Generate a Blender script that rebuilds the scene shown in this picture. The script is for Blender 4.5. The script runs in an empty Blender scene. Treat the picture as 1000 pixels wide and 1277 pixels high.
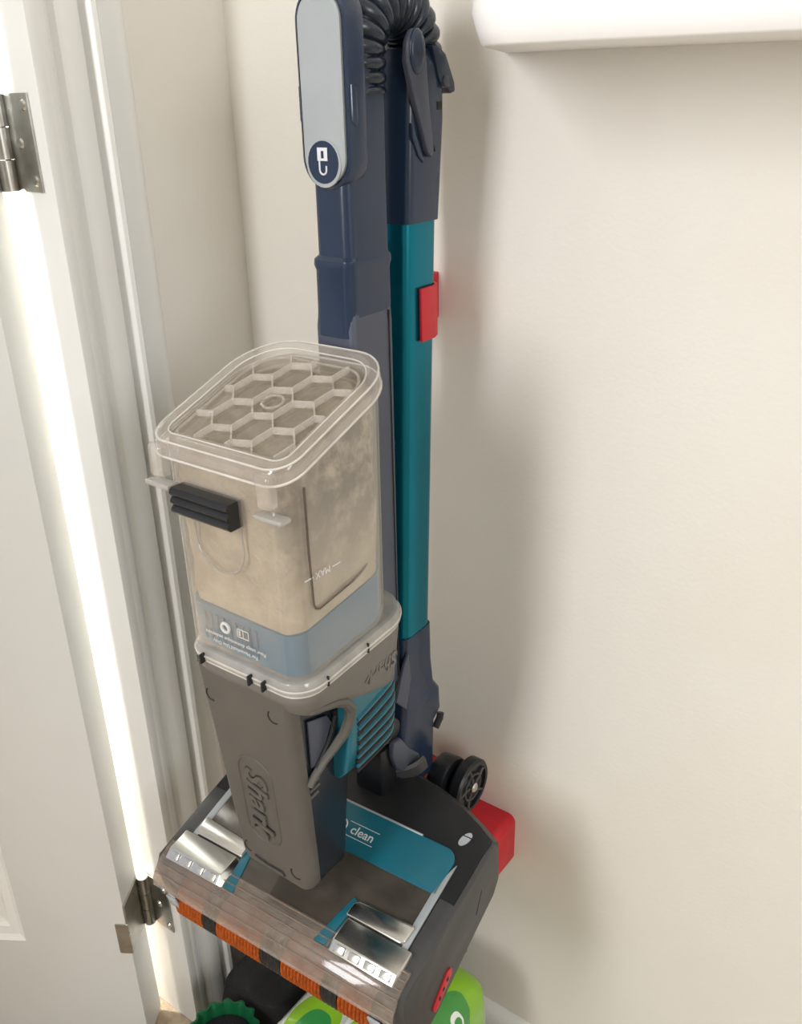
import bpy, bmesh, math, random
import numpy as np
from mathutils import Vector, Matrix, noise

S = bpy.context.scene
COL = S.collection
random.seed(4)

# ------------------------------------------------------------------ camera
PIT, ROLL, YAW, FPX = math.radians(25.0), math.atan(60 / 2461.0), math.radians(36.7), 1150.0
cam_d = bpy.data.cameras.new('camera'); cam = bpy.data.objects.new('camera', cam_d); COL.objects.link(cam)
fh = Vector((-math.sin(YAW), math.cos(YAW), 0)); r0 = Vector((math.cos(YAW), math.sin(YAW), 0)); zz = Vector((0, 0, 1))
fw = math.cos(PIT) * fh - math.sin(PIT) * zz
u0 = math.cos(PIT) * zz + math.sin(PIT) * fh
c_, s_ = math.cos(ROLL), -math.sin(ROLL)
Rv = c_ * r0 + s_ * u0; Uv = -s_ * r0 + c_ * u0
M = Matrix.Identity(4)
for i in range(3):
    M[i][0] = Rv[i]; M[i][1] = Uv[i]; M[i][2] = -fw[i]
M[2][3] = 1.0
cam.matrix_world = M
cam_d.sensor_fit = 'HORIZONTAL'; cam_d.sensor_width = 36.0; cam_d.lens = 36.0 * FPX / 1000.0
cam_d.clip_start = 0.02
S.camera = cam

# ------------------------------------------------------------------ light and exposure
S.view_settings.view_transform = 'Standard'; S.view_settings.look = 'None'
S.view_settings.gamma = 1.0; S.view_settings.use_curve_mapping = False
S.view_settings.exposure = 0.1
W = bpy.data.worlds.new('room_light'); S.world = W; W.use_nodes = True
W.node_tree.nodes['Background'].inputs[0].default_value = (0.97, 0.965, 1.0, 1)
W.node_tree.nodes['Background'].inputs[1].default_value = 0.58

def area(name, loc, target, sx, sy, power, col=(1, 1, 1)):
    l = bpy.data.lights.new(name, 'AREA'); l.shape = 'RECTANGLE'; l.size = sx; l.size_y = sy
    l.energy = power; l.color = col
    o = bpy.data.objects.new(name, l); COL.objects.link(o); o.location = loc
    o.rotation_euler = (Vector(target) - Vector(loc)).to_track_quat('-Z', 'Y').to_euler()
    return o
area('left_fill_light', (-0.52, -0.95, 1.32), (0.20, -0.35, 1.12), 0.38, 1.0, 21, (0.96, 0.965, 1.0))  # unseen area light added at the left; no window is built there
area('side_fill_light', (2.2, -0.7, 1.5), (-0.5, 0.3, 0.7), 1.2, 1.2, 34, (0.93, 0.955, 1.0))  # unseen fill before the solid right wall, added to light the left wall
area('hall_window_light', (-1.75, 0.62, 1.15), (-0.7, 0.66, 0.75), 0.35, 1.5, 14, (1.0, 0.97, 0.9))
area('hall_jamb_fill', (-1.45, 0.07, 1.0), (-0.69, 0.43, 0.7), 0.12, 1.7, 45, (1.0, 0.97, 0.9))  # light added behind the open door to brighten the jamb's far strip

# ------------------------------------------------------------------ helpers
def lin(h):
    h = h.lstrip('#'); c = [int(h[i:i + 2], 16) / 255 for i in (0, 2, 4)]
    return tuple(x / 12.92 if x <= .04045 else ((x + .055) / 1.055) ** 2.4 for x in c) + (1,)

def mat(name, col, rough=.5, metal=0.0, col2=None, scale=30, bump=0.0, bscale=200, coat=0.0, spec=.5, rvar=0.08, detail=4):
    m = bpy.data.materials.new(name); m.use_nodes = True
    nt = m.node_tree; b = nt.nodes['Principled BSDF']
    b.inputs['Roughness'].default_value = rough; b.inputs['Metallic'].default_value = metal
    b.inputs['Coat Weight'].default_value = coat; b.inputs['Specular IOR Level'].default_value = spec
    tc = nt.nodes.new('ShaderNodeTexCoord')
    n = nt.nodes.new('ShaderNodeTexNoise'); n.inputs['Scale'].default_value = scale; n.inputs['Detail'].default_value = detail
    nt.links.new(tc.outputs['Object'], n.inputs['Vector'])
    c1 = lin(col); c2 = lin(col2) if col2 else tuple(x * .9 for x in c1[:3]) + (1,)
    r = nt.nodes.new('ShaderNodeValToRGB'); r.color_ramp.elements[0].color = c1; r.color_ramp.elements[1].color = c2
    r.color_ramp.elements[0].position = .35; r.color_ramp.elements[1].position = .7
    nt.links.new(n.outputs['Fac'], r.inputs['Fac']); nt.links.new(r.outputs['Color'], b.inputs['Base Color'])
    mr = nt.nodes.new('ShaderNodeMapRange'); mr.inputs['To Min'].default_value = max(0, rough - rvar); mr.inputs['To Max'].default_value = min(1, rough + rvar)
    nt.links.new(n.outputs['Fac'], mr.inputs['Value']); nt.links.new(mr.outputs['Result'], b.inputs['Roughness'])
    if bump:
        n2 = nt.nodes.new('ShaderNodeTexNoise'); n2.inputs['Scale'].default_value = bscale; n2.inputs['Detail'].default_value = 3
        nt.links.new(tc.outputs['Object'], n2.inputs['Vector'])
        bp = nt.nodes.new('ShaderNodeBump'); bp.inputs['Strength'].default_value = bump; bp.inputs['Distance'].default_value = .002
        nt.links.new(n2.outputs['Fac'], bp.inputs['Height']); nt.links.new(bp.outputs['Normal'], b.inputs['Normal'])
    return m

def clear(name, col, lo, hi, rough=.15, scale=25, spec=.5, tint='#ffffff'):
    """clear plastic filmed with dust: lo..hi = opacity of the film, varied by noise"""
    m = mat(name, col, rough, scale=scale, spec=spec); nt = m.node_tree
    out = nt.nodes['Material Output']; b = nt.nodes['Principled BSDF']
    t = nt.nodes.new('ShaderNodeBsdfTransparent'); t.inputs[0].default_value = lin(tint)
    mx = nt.nodes.new('ShaderNodeMixShader')
    n = nt.nodes.new('ShaderNodeTexNoise'); n.inputs['Scale'].default_value = scale * 1.4; n.inputs['Detail'].default_value = 6
    tc = nt.nodes.new('ShaderNodeTexCoord'); nt.links.new(tc.outputs['Object'], n.inputs['Vector'])
    mr = nt.nodes.new('ShaderNodeMapRange'); mr.inputs['From Min'].default_value = .3; mr.inputs['From Max'].default_value = .7
    mr.inputs['To Min'].default_value = lo; mr.inputs['To Max'].default_value = hi
    lf = nt.nodes.new('ShaderNodeLayerWeight'); lf.inputs['Blend'].default_value = .5
    pw = nt.nodes.new('ShaderNodeMath'); pw.operation = 'POWER'; pw.inputs[1].default_value = 3.5; nt.links.new(lf.outputs['Facing'], pw.inputs[0])
    lw = nt.nodes.new('ShaderNodeMath'); lw.operation = 'MULTIPLY'; lw.inputs[1].default_value = .35; nt.links.new(pw.outputs[0], lw.inputs[0])
    ad = nt.nodes.new('ShaderNodeMath'); ad.operation = 'ADD'; ad.use_clamp = True
    nt.links.new(n.outputs['Fac'], mr.inputs['Value'])
    nt.links.new(mr.outputs['Result'], ad.inputs[0]); nt.links.new(lw.outputs[0], ad.inputs[1])
    nt.links.new(ad.outputs[0], mx.inputs['Fac']); nt.links.new(t.outputs[0], mx.inputs[1]); nt.links.new(b.outputs[0], mx.inputs[2])
    gl = nt.nodes.new('ShaderNodeBsdfGlossy'); gl.inputs['Roughness'].default_value = .07
    gm = nt.nodes.new('ShaderNodeMath'); gm.operation = 'MULTIPLY_ADD'; gm.inputs[1].default_value = .55; gm.inputs[2].default_value = .045
    nt.links.new(pw.outputs[0], gm.inputs[0])
    m2 = nt.nodes.new('ShaderNodeMixShader'); nt.links.new(gm.outputs[0], m2.inputs['Fac']); nt.links.new(mx.outputs[0], m2.inputs[1]); nt.links.new(gl.outputs[0], m2.inputs[2])
    nt.links.new(m2.outputs[0], out.inputs['Surface'])
    return m

WLOC = {}
def thing(name, loc, label=None, cat=None, group=None, kind=None):
    o = bpy.data.objects.new(name, None); COL.objects.link(o); o.location = loc; o.empty_display_size = .02
    WLOC[o] = Vector(loc)
    if label: o['label'] = label
    if cat: o['category'] = cat
    if group: o['group'] = group
    if kind: o['kind'] = kind
    return o

def finish(name, bm, m, parent=None, bev=0, seg=2, angle=38, T=None, label=None, kind=None, cat=None, smooth=True):
    bmesh.ops.remove_doubles(bm, verts=bm.verts[:], dist=1e-6)
    bmesh.ops.recalc_face_normals(bm, faces=bm.faces[:])
    a = math.radians(angle)
    if bev:
        es = [e for e in bm.edges if len(e.link_faces) == 2 and e.calc_face_angle(0) > math.radians(30)]
        bmesh.ops.bevel(bm, geom=es, offset=bev, segments=seg, affect='EDGES', profile=.5, clamp_overlap=True)
    if T is not None: bmesh.ops.transform(bm, matrix=T, verts=bm.verts[:])
    bm.normal_update()
    for f in bm.faces: f.smooth = smooth
    for e in bm.edges:
        if len(e.link_faces) == 2 and e.calc_face_angle(0) > a: e.smooth = False
    lo = Vector((min(v.co[i] for v in bm.verts) for i in range(3))); hi = Vector((max(v.co[i] for v in bm.verts) for i in range(3)))
    c = (lo + hi) / 2
    bmesh.ops.translate(bm, vec=-c, verts=bm.verts[:])
    me = bpy.data.meshes.new(name); bm.to_mesh(me); bm.free(); me.materials.append(m)
    o = bpy.data.objects.new(name, me); COL.objects.link(o)
    if parent is not None:
        o.parent = parent; o.location = c - WLOC[parent]
    else: o.location = c
    WLOC[o] = c
    if label: o['label'] = label
    if kind: o['kind'] = kind
    if cat: o['category'] = cat
    return o

NB = bmesh.new
def loft(bm, rings, cap0=True, cap1=True, closed=True):
    vs = [[bm.verts.new(p) for p in r] for r in rings]; n = len(rings[0])
    for a, b in zip(vs, vs[1:]):
        for i in range(n if closed else n - 1):
            j = (i + 1) % n; bm.faces.new((a[i], a[j], b[j], b[i]))
    if cap0: bm.faces.new(vs[0][::-1])
    if cap1: bm.faces.new(vs[-1])
    return vs
def box(bm, x0, x1, y0, y1, z0, z1):
    loft(bm, [[(x0, y0, z), (x1, y0, z), (x1, y1, z), (x0, y1, z)] for z in (z0, z1)])
def prism(bm, pts, off):
    off = Vector(off); pts = [Vector(p) for p in pts]; loft(bm, [pts, [p + off for p in pts]])
def rrect(x0, x1, y0, y1, r, n=6):
    if not hasattr(r, '__len__'): r = (r,) * 4
    P = []
    for k, (cx, cy, sx, sy) in enumerate(((x1, y1, -1, -1), (x0, y1, 1, -1), (x0, y0, 1, 1), (x1, y0, -1, 1))):
        q = r[k]
        for i in range(n + 1):
            t = math.pi / 2 * (k + i / n)
            P.append((cx + sx * q + q * math.cos(t), cy + sy * q + q * math.sin(t)))
    return P
def tube(bm, pts, r, n=8, closed=False):
    pts = [Vector(p) for p in pts]; m = len(pts); rings = []
    ref = None
    for i, p in enumerate(pts):
        if closed: t = pts[(i + 1) % m] - pts[i - 1]
        else: t = pts[min(i + 1, m - 1)] - pts[max(i - 1, 0)]
        t.normalize()
        if ref is None: ref = Vector((0, 0, 1)) if abs(t.z) < .9 else Vector((1, 0, 0))
        a = (ref - t * ref.dot(t)).normalized(); b = t.cross(a); ref = a
        q = r[i] if hasattr(r, '__len__') else r
        rings.append([p + q * (math.cos(2 * math.pi * k / n) * a + math.sin(2 * math.pi * k / n) * b) for k in range(n)])
    if closed: rings.append(rings[0])
    loft(bm, rings, not closed, not closed)
def cyl(bm, p0, p1, r0_, r1_=None, n=20):
    p0, p1 = Vector(p0), Vector(p1); t = (p1 - p0).normalized()
    a = t.orthogonal().normalized(); b = t.cross(a); r1_ = r0_ if r1_ is None else r1_
    loft(bm, [[p + q * (math.cos(2 * math.pi * k / n) * a + math.sin(2 * math.pi * k / n) * b) for k in range(n)] for p, q in ((p0, r0_), (p1, r1_))])
def arc(c, r, a0, a1, n, f):
    return [f(c[0] + r * math.cos(a0 + (a1 - a0) * i / n), c[1] + r * math.sin(a0 + (a1 - a0) * i / n)) for i in range(n + 1)]
def text_bm(s, size, ex, shear=0.0, bold=0.0, sx=1.0):
    c = bpy.data.curves.new('writing', 'FONT'); c.body = s; c.size = size; c.extrude = ex; c.shear = shear; c.offset = bold
    c.align_x = 'CENTER'; c.align_y = 'CENTER'; c.resolution_u = 3
    o = bpy.data.objects.new('writing', c); me = bpy.data.meshes.new_from_object(o)
    bm = NB(); bm.from_mesh(me); bpy.data.objects.remove(o); bpy.data.curves.remove(c); bpy.data.meshes.remove(me)
    bmesh.ops.scale(bm, vec=(sx, 1, 1), verts=bm.verts[:])
    return bm
def frame(o, ex, ey):
    ex = Vector(ex).normalized(); ey = Vector(ey).normalized(); ez = ex.cross(ey); m = Matrix.Identity(4)
    for i in range(3): m[i][0], m[i][1], m[i][2], m[i][3] = ex[i], ey[i], ez[i], o[i]
    return m

# ------------------------------------------------------------------ materials
m_wall = mat('cream_wall_paint', '#e6e2d8', .6, col2='#e3ded3', scale=6, bump=.12, bscale=260)
m_wall_l = mat('cream_wall_paint_side', '#e3dfd5', .6, col2='#e0dbd0', scale=6, bump=.12, bscale=260)
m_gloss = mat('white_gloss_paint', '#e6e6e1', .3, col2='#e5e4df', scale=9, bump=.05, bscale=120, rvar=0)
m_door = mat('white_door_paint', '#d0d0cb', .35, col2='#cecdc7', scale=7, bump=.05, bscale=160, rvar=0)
m_white = mat('white_shelf_paint', '#f6f5f2', .35, scale=9, col2='#f3f2ee')
m_carpet = mat('beige_carpet', '#b5a48c', .95, col2='#9c8a72', scale=60, bump=.9, bscale=500)
m_chrome = mat('polished_chrome', '#dcdcd9', .2, 1.0, scale=40)
m_steel = mat('steel_hinge', '#c4c3be', .3, 1.0, col2='#a9a8a3', scale=60)
m_navy = mat('navy_gloss_plastic', '#223147', .22, col2='#1f2d42', scale=15)
m_duct = mat('slate_plastic', '#484d5a', .4, col2='#444956', scale=15)
m_grey = mat('grey_plastic', '#6e6b66', .45, col2='#696660', scale=20)
m_panel = mat('dark_grey_panel', '#5a5751', .5, col2='#55524c', scale=20)
m_line = mat('dark_seam', '#1b1b1c', .6)
m_side = mat('dark_navy_plastic', '#1d242d', .25, col2='#1a2028', scale=15)
m_black = mat('black_plastic', '#15171b', .35, col2='#1b1d20', scale=40)
m_head = mat('black_head_plastic', '#1a1b1d', .4, col2='#202022', scale=25)
m_headside = mat('charcoal_plastic', '#3c3c3d', .45, col2='#434342', scale=25)
m_teal = mat('teal_metallic', '#08768a', .25, .75, col2='#087084', scale=20)
m_teal2 = mat('teal_plastic', '#0d6374', .38, col2='#0d5c6c', scale=20, coat=.2)
m_silver = mat('silver_grey_plastic', '#aab0b1', .4, .15, col2='#a2a8a9', scale=20)
m_hose = mat('black_hose_rubber', '#1a2430', .25, col2='#1f2a37', scale=30)
m_red = mat('red_printed_plastic', '#c8202d', .45, col2='#bd1c29', scale=40)
m_band = mat('blue_filter_band', '#1f6486', .45, col2='#2a6d8c', scale=14)
m_dust = mat('grey_beige_dust', '#bfb29c', .95, col2='#a29683', scale=38, bump=1.0, bscale=160, detail=8)
def dust_patches(m):
    nt = m.node_tree; b = nt.nodes['Principled BSDF']; prev = b.inputs['Base Color'].links[0].from_socket
    tc = nt.nodes['Texture Coordinate']; sep = nt.nodes.new('ShaderNodeSeparateXYZ'); nt.links.new(tc.outputs['Object'], sep.inputs[0])
    def mr(sock, a, b_):
        n = nt.nodes.new('ShaderNodeMapRange'); n.interpolation_type = 'SMOOTHSTEP'; n.inputs['From Min'].default_value = a; n.inputs['From Max'].default_value = b_
        nt.links.new(sock, n.inputs['Value']); return n.outputs[0]
    n = nt.nodes.new('ShaderNodeTexNoise'); n.inputs['Scale'].default_value = 48; n.inputs['Detail'].default_value = 9; n.inputs['Roughness'].default_value = .68
    nt.links.new(tc.outputs['Object'], n.inputs['Vector'])
    ms = []
    for sock in (mr(sep.outputs[0], .030, .050), mr(sep.outputs[2], -.065, .02), mr(n.outputs['Fac'], .30, .58)): ms.append(sock)
    q = ms[0]
    for o in ms[1:]:
        k = nt.nodes.new('ShaderNodeMath'); k.operation = 'MULTIPLY'; nt.links.new(q, k.inputs[0]); nt.links.new(o, k.inputs[1]); q = k.outputs[0]
    top = nt.nodes.new('ShaderNodeMath'); top.operation = 'MULTIPLY'; nt.links.new(mr(sep.outputs[2], .035, .06), top.inputs[0]); nt.links.new(mr(n.outputs['Fac'], .45, .62), top.inputs[1])
    mxm = nt.nodes.new('ShaderNodeMath'); mxm.operation = 'MAXIMUM'; nt.links.new(q, mxm.inputs[0]); nt.links.new(top.outputs[0], mxm.inputs[1])
    mx = nt.nodes.new('ShaderNodeMix'); mx.data_type = 'RGBA'; nt.links.new(mxm.outputs[0], mx.inputs[0]); nt.links.new(prev, mx.inputs[6]); mx.inputs[7].default_value = lin('#655f57')
    nt.links.new(mx.outputs[2], b.inputs['Base Color'])
dust_patches(m_dust)
m_print = mat('white_print', '#d9dcdd', .6)
m_print2 = mat('grey_print', '#a9adb0', .6)
m_orange = mat('orange_bristle', '#c46318', .8, col2='#9c480e', scale=250, bump=.3, bscale=900)
m_cup = clear('dusty_clear_cup', '#ddd1be', .06, .15, .14, 18)
m_lid = clear('dusty_clear_lid', '#a0937f', .26, .48, .10, 30)
m_lidrim = clear('clear_lid_rim', '#d5cabc', .16, .30, .07, 40)
m_rib = clear('clear_lid_rib', '#e4dccf', .26, .42, .07, 40)
m_glint = clear('painted_edge_glint', '#f2ede4', .45, .65, .06, 40)  # pale film that paints in the bright highlights of clear edges
m_ring = clear('clear_grey_collar', '#b9b6ae', .55, .75, .14, 40)
m_win = clear('smoky_window', '#6e685e', .30, .5, .22, 40, tint='#b9aea0')
m_bump = clear('hazy_clear_bumper', '#cfc2b4', .14, .26, .22, 60, tint='#e6dcd2')
m_brown = mat('brown_gasket', '#5c5046', .5)
m_tuft = mat('pale_bristle', '#b59a55', .9)
m_bag = mat('black_fabric', '#08090a', .9, bump=.4, bscale=300)
m_green = mat('dark_green_plastic', '#0d5a34', .4)

# ------------------------------------------------------------------ setting
WY, WX = 0.6400, -0.655
RX, RY, CZ = 2.3, -2.6, 2.4
def struct(name, bm, m, bev=0): return finish(name, bm, m, kind='structure', bev=bev)
bm = NB(); box(bm, -2.2, RX + .1, RY - .1, 1.3, -.1, 0); struct('floor', bm, m_carpet)
bm = NB(); box(bm, -2.2, RX + .1, RY - .1, 1.3, CZ, CZ + .1); struct('ceiling', bm, m_white)
bm = NB(); box(bm, WX - .06, RX + .1, WY, WY + .1, 0, CZ); struct('wall_back', bm, m_wall)
JY, JX = .433, -.725           # jamb face, hinge side of the lining
bm = NB(); box(bm, JX, WX, JY + .012, WY, 0, CZ); box(bm, JX, WX, -.345, JY + .012, 2.02, CZ); box(bm, JX, WX, RY, -.345, 0, CZ)
struct('wall_left', bm, m_wall_l)
bm = NB(); box(bm, RX, RX + .1, RY, WY, 0, CZ); struct('wall_right', bm, m_wall)
# front wall with a window opening the daylight comes through
bm = NB()
box(bm, -2.2, RX, RY - .1, RY, 0, .9); box(bm, -2.2, RX, RY - .1, RY, 2.1, CZ); box(bm, -2.2, -.6, RY - .1, RY, .9, 2.1); box(bm, .7, RX, RY - .1, RY, .9, 2.1); struct('wall_front', bm, m_wall)
# hall behind the door
bm = NB(); box(bm, -2.2, JX, 1.02, 1.12, 0, CZ); struct('wall_hall', bm, m_white)
# door lining, casing (profiled architrave) and skirting
bm = NB(); box(bm, JX - .004, WX + .017, JY, JY + .0135, 0, 2.02)
struct('trim_1', bm, m_gloss, bev=.0012)
prof = [(.4395, WX), (.4395, -.6405), (.4405, -.6385), (.4450, -.6375), (.4500, -.6395), (.4520, -.6452), (.4560, -.6448), (.4590, -.6398),
        (.4640, -.6382), (.4750, -.6380), (.4778, -.6383), (.4790, -.6450), (.4842, -.6460), (.4855, -.6385), (.4880, -.6350), (.4915, -.6340), (.4935, -.6358),
        (.4945, -.6450), (.4990, -.6482), (.5060, -.6460), (.5140, -.6425), (.5215, -.6440), (.5265, -.6480), (.5285, -.6520), (.5290, WX)]
bm = NB(); prism(bm, [(x, y, 0) for y, x in prof], (0, 0, 2.08)); struct('trim_2', bm, m_gloss)
bm = NB(); prism(bm, [(WX, WY, 0), (WX, WY - .013, 0), (WX, WY - .013, .018), (WX, WY - .008, .027), (WX, WY - .002, .031), (WX, WY, .031)], (RX - WX, 0, 0))
struct('baseboard_back', bm, m_gloss)

# door, opened away from the room about its hinge
DA = math.radians(-58)
PIN = Vector((-.6930, .4265, 0))
TD = Matrix.Translation(PIN) @ Matrix.Rotation(DA, 4, 'Z')     # local: x = thickness toward the room, -y = along the leaf
door = thing('door_1', (PIN.x, PIN.y, 0), kind='structure')
door['label'] = 'white panelled door standing open into the bright hall'
TH, DW, DH = .042, .70, 1.985
LX = .004                      # leaf far face in local x
bm = NB()
pan = [(-.117, -DW + .117, .158, .74), (-.117, -DW + .117, .93, 1.82)]
# stiles and rails around two recessed panels
box(bm, LX, LX + TH, -.117, 0, .006, DH); box(bm, LX, LX + TH, -DW, -DW + .117, .006, DH)
box(bm, LX, LX + TH, -DW + .117, -.117, .006, .158); box(bm, LX, LX + TH, -DW + .117, -.117, .74, .93); box(bm, LX, LX + TH, -DW + .117, -.117, 1.82, DH)
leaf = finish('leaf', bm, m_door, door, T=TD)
for (a, b, z0, z1) in pan:
    bm = NB(); f = LX + TH
    steps = [(0, 0), (.006, -.0035), (.016, -.0045), (.020, -.0075), (.030, -.009)]
    rings = [[(f + d, a - i, z0 + i), (f + d, b + i, z0 + i), (f + d, b + i, z1 - i), (f + d, a - i, z1 - i)] for i, d in steps]
    loft(bm, rings, False, False)
    finish('panel_moulding', bm, m_gloss, door, T=TD, angle=12)
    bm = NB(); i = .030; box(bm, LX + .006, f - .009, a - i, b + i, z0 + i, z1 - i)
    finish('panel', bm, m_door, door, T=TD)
for hz in (.148, .930):
    h = 0.069
    bm = NB()
    for k in range(3):
        cyl(bm, (PIN.x + .0085, PIN.y + .0002, hz + k * h / 3 + .0004), (PIN.x + .0085, PIN.y + .0002, hz + (k + 1) * h / 3 - .0004), .0064, n=16)
    hg = finish('hinge', bm, m_steel, door, label='steel butt hinge')
    bm = NB(); box(bm, PIN.x + .002, WX + .005, JY - .0022, JY - .0002, hz, hz + h); box(bm, PIN.x + .0045, PIN.x + .006, PIN.y + .002, JY - .0002, hz, hz + h)
    finish('hinge_leaf', bm, m_steel, hg, bev=.0005)
    bm = NB(); box(bm, 0.002, LX + TH + .001, .0002, .0022, hz, hz + h)
    if hz < .5: box(bm, LX + TH, LX + TH + .0015, -.012, .0022, hz, hz + h * .62)
    finish('hinge_leaf', bm, m_steel, hg, T=TD)
    for k, zz_ in enumerate((.12, .5, .88)):
        xx = WX + (-.001 if k != 1 else -.012)
        bm = NB(); cyl(bm, (xx, JY - .0022, hz + h * zz_), (xx, JY - .0036, hz + h * zz_), .0042, .003, 12)
        finish('screw', bm, m_chrome, hg)

# ------------------------------------------------------------------ shelf on the back wall
sh = thing('shelf', (-.1, WY, 1.017), 'white painted shelf with rounded nose on the wall at upper right', 'shelf')
bm = NB()
z0 = 1.0172
rings = []
for dz, o in ((0, .003), (.0015, .0048), (.009, .0070), (.017, .0090), (.025, .0085), (.033, .0055), (.040, -.001), (.045, -.012), (.0465, -.024)):
    P = [(.6, WY), (-.371 - o, WY)]
    ex, ey = -.3056 - o * .9, WY - .137 - o          # rounded corner where the end meets the front
    for t in (0, .2, .4, .6, .8, 1):
        ax, ay = ex - .0100, ey + .021; bx, by = ex + .022, ey
        P.append(((1 - t) ** 2 * ax + 2 * t * (1 - t) * ex + t * t * bx, (1 - t) ** 2 * ay + 2 * t * (1 - t) * ey + t * t * by))
    P.append((.6, ey)); rings.append([(x, y, z0 + dz) for x, y in P])
loft(bm, rings)
finish('board', bm, m_white, sh, angle=50)

# ------------------------------------------------------------------ the vacuum
XC = -.415
V = thing('vacuum_cleaner', (XC, .47, .33), 'teal and grey stick vacuum with a dusty clear cup, folded and hung on the wall', 'vacuum cleaner')

# --- dust cup
def cup_sec(s=1.0, g=0.0):
    return [(XC + .0045 + x * s, .4145 + (y - .4145) * s) for x, y in rrect(-.0560 - g, .0560 + g, .3605 - g, .4730 + g, (.028 + g, .028 + g, .017 + g, .017 + g), 8)]
zt = lambda y: .786 + (y - .3605) * .36
zb = lambda y: .6410 + (y - .3605) * .06
def cup_ring(t, s, g=0.0, dz=0.0):
    return [(x, y, zb(y) * (1 - t) + zt(y) * t + dz) for x, y in cup_sec(s, g)]
sc = lambda t: .985 + .015 * t
bm = NB()
outer = [cup_ring(t, sc(t)) for t in (0, .1, .3, .5, .7, .9, 1)]
inner = [cup_ring(t, sc(t), -.0018) for t in (1, .5, 0)]
loft(bm, outer + inner, False, False)
cup = finish('dust_cup', bm, m_cup, V, angle=50, label='clear plastic dust cup coated in dust')
bm = NB(); loft(bm, [cup_ring(t, sc(t), -.0035) for t in (.0, .08, .15, .215)])
finish('filter_band', bm, m_band, cup, angle=50, label='blue band at the cup bottom')
bm = NB()
for k in range(9):
    x = XC - .030 + k * .0062
    box(bm, x - .0011, x + .0011, .3630, .3645, .646, .668)
finish('filter_grille', bm, m_band, cup)
# dust
bm = NB()
dr = []
for t in (.22, .3, .4, .52, .65, .78, .90, .965, .985):
    g = -.0050 if t < .93 else (-.0065 if t < .97 else -.014)
    r_ = []
    for x, y, z in cup_ring(t, sc(t), g):
        q = noise.noise(Vector((x, y, z)) * 55) * .0035 + noise.noise(Vector((x, y, z)) * 140) * .0015
        q = min(q, .0015)
        dx, dy = x - XC, y - .4145; L = math.hypot(dx, dy)
        r_.append((x + dx / L * q, y + dy / L * q, z + (noise.noise(Vector((x, y, z)) * 60) * .006 if t > .97 else 0)))
    dr.append(r_)
loft(bm, dr)
finish('dust_fill', bm, m_dust, cup, angle=80, kind='stuff', label='packed pale dust')
# side window outline, thumb outline
sx = XC + .0600
bm = NB()
tube(bm, [(sx + .0006, .3775, .778), (sx + .0002, .3780, .735), (sx - .0006, .3800, .694), (sx - .0006, .3815, .6905), (sx - .0006, .385, .6885)] + [(sx - .0006 - max(0, y - .42) ** 2 * 9, y, .6885 + (y - .385) * .13) for y in (.40, .41, .42, .43, .438, .445, .450)], .0009, 6)
finish('window_outline', bm, m_brown, cup)
bm = NB(); yf = .3610
pts = [(XC - .026, yf + .0006, .750)] + [(XC - .004 + .022 * math.cos(a), yf + .0012, .727 + .020 * math.sin(a)) for a in [math.pi + math.pi * i / 14 for i in range(15)]] + [(XC + .018, yf + .0006, .750)]
tube(bm, pts, .0008, 6); finish('thumb_outline', bm, m_ring, cup)
# fill mark, upside down as the cup hangs
bm = text_bm('MAX', .0068, .0002)
FM = frame((XC + .0602, .390, .7140), (0, -1, .03), (0, 0, -1))
finish('fill_mark', bm, m_print, cup, T=FM)
bm = NB(); box(bm, .0095, .0175, -.0004, .0004, -.0002, .0002); box(bm, -.0175, -.0095, -.0004, .0004, -.0002, .0002)
finish('fill_line', bm, m_print, cup, T=FM)
for s, z, sz, xx in (('For Household Use Only', .6475, .0042, .0005), ('Pour usage domestique seulement', .6528, .0042, .001)):
    bm = text_bm(s, sz, .0001)
    finish('printed_writing', bm, m_print, cup, T=frame((XC + xx - .001, .3622, z), (-1, 0, 0), (0, 0, -1)))
bm = NB()
tube(bm, [(XC - .008 + .0036 * math.cos(a), .3620, .6620 + .0036 * math.sin(a)) for a in [math.pi * 2 * i / 16 for i in range(16)]], .0011, 6, True)
finish('printed_symbol', bm, m_print, cup)
bm = NB()
for x0, x1, z0_, z1_ in ((-.0045, .0065, 0, .0007), (-.0045, .0065, .0063, .007), (-.0045, -.0038, 0, .007), (.0058, .0065, 0, .007), (.0008, .0013, 0, .007), (-.0028, -.0016, .0015, .0055)):
    box(bm, XC + x0 + .008, XC + x1 + .008, .3618, .3622, .6590 + z0_, .6590 + z1_)
finish('printed_symbol', bm, m_print, cup)

# --- lid
def lid_sec(g): return [(XC + .002 + x, y) for x, y in rrect(-.0615 - g, .0615 + g, .3575 - g, .4745 + g, (.034 + g, .040 + g, .018 + g, .018 + g), 9)]
zl = lambda y: .7915 + (y - .3575) * .36
def lid_ring(g, dz): return [(x, y, zl(y) + dz) for x, y in lid_sec(g)]
bm = NB()
rg = [(-.0085, -.006), (-.0085, .0015), (-.0065, .003), (-.0025, .0032), (-.0005, .0022), (.0008, -.0008), (.0008, -.0075), (-.002, -.0085), (-.0085, -.006)]
loft(bm, [lid_ring(g, dz) for g, dz in rg], False, False)
lid = finish('lid', bm, m_lidrim, V, angle=30, label='clear plastic lid with honeycomb ribs')
bm = NB(); loft(bm, [lid_ring(-.008, -.0058), lid_ring(-.008, -.0040)]); finish('lid_plate', bm, m_lid, lid)
bm = NB(); P = lid_ring(-.0135, -.002); tube(bm, P, .0011, 6, True); finish('lid_ridge', bm, m_lidrim, lid)
bm = NB(); P = lid_ring(-.0165, -.0085)
n0 = len(P); tube(bm, [P[i % n0] for i in range(0, 20)], .0014, 6)
finish('gasket', bm, m_brown, lid)
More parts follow.
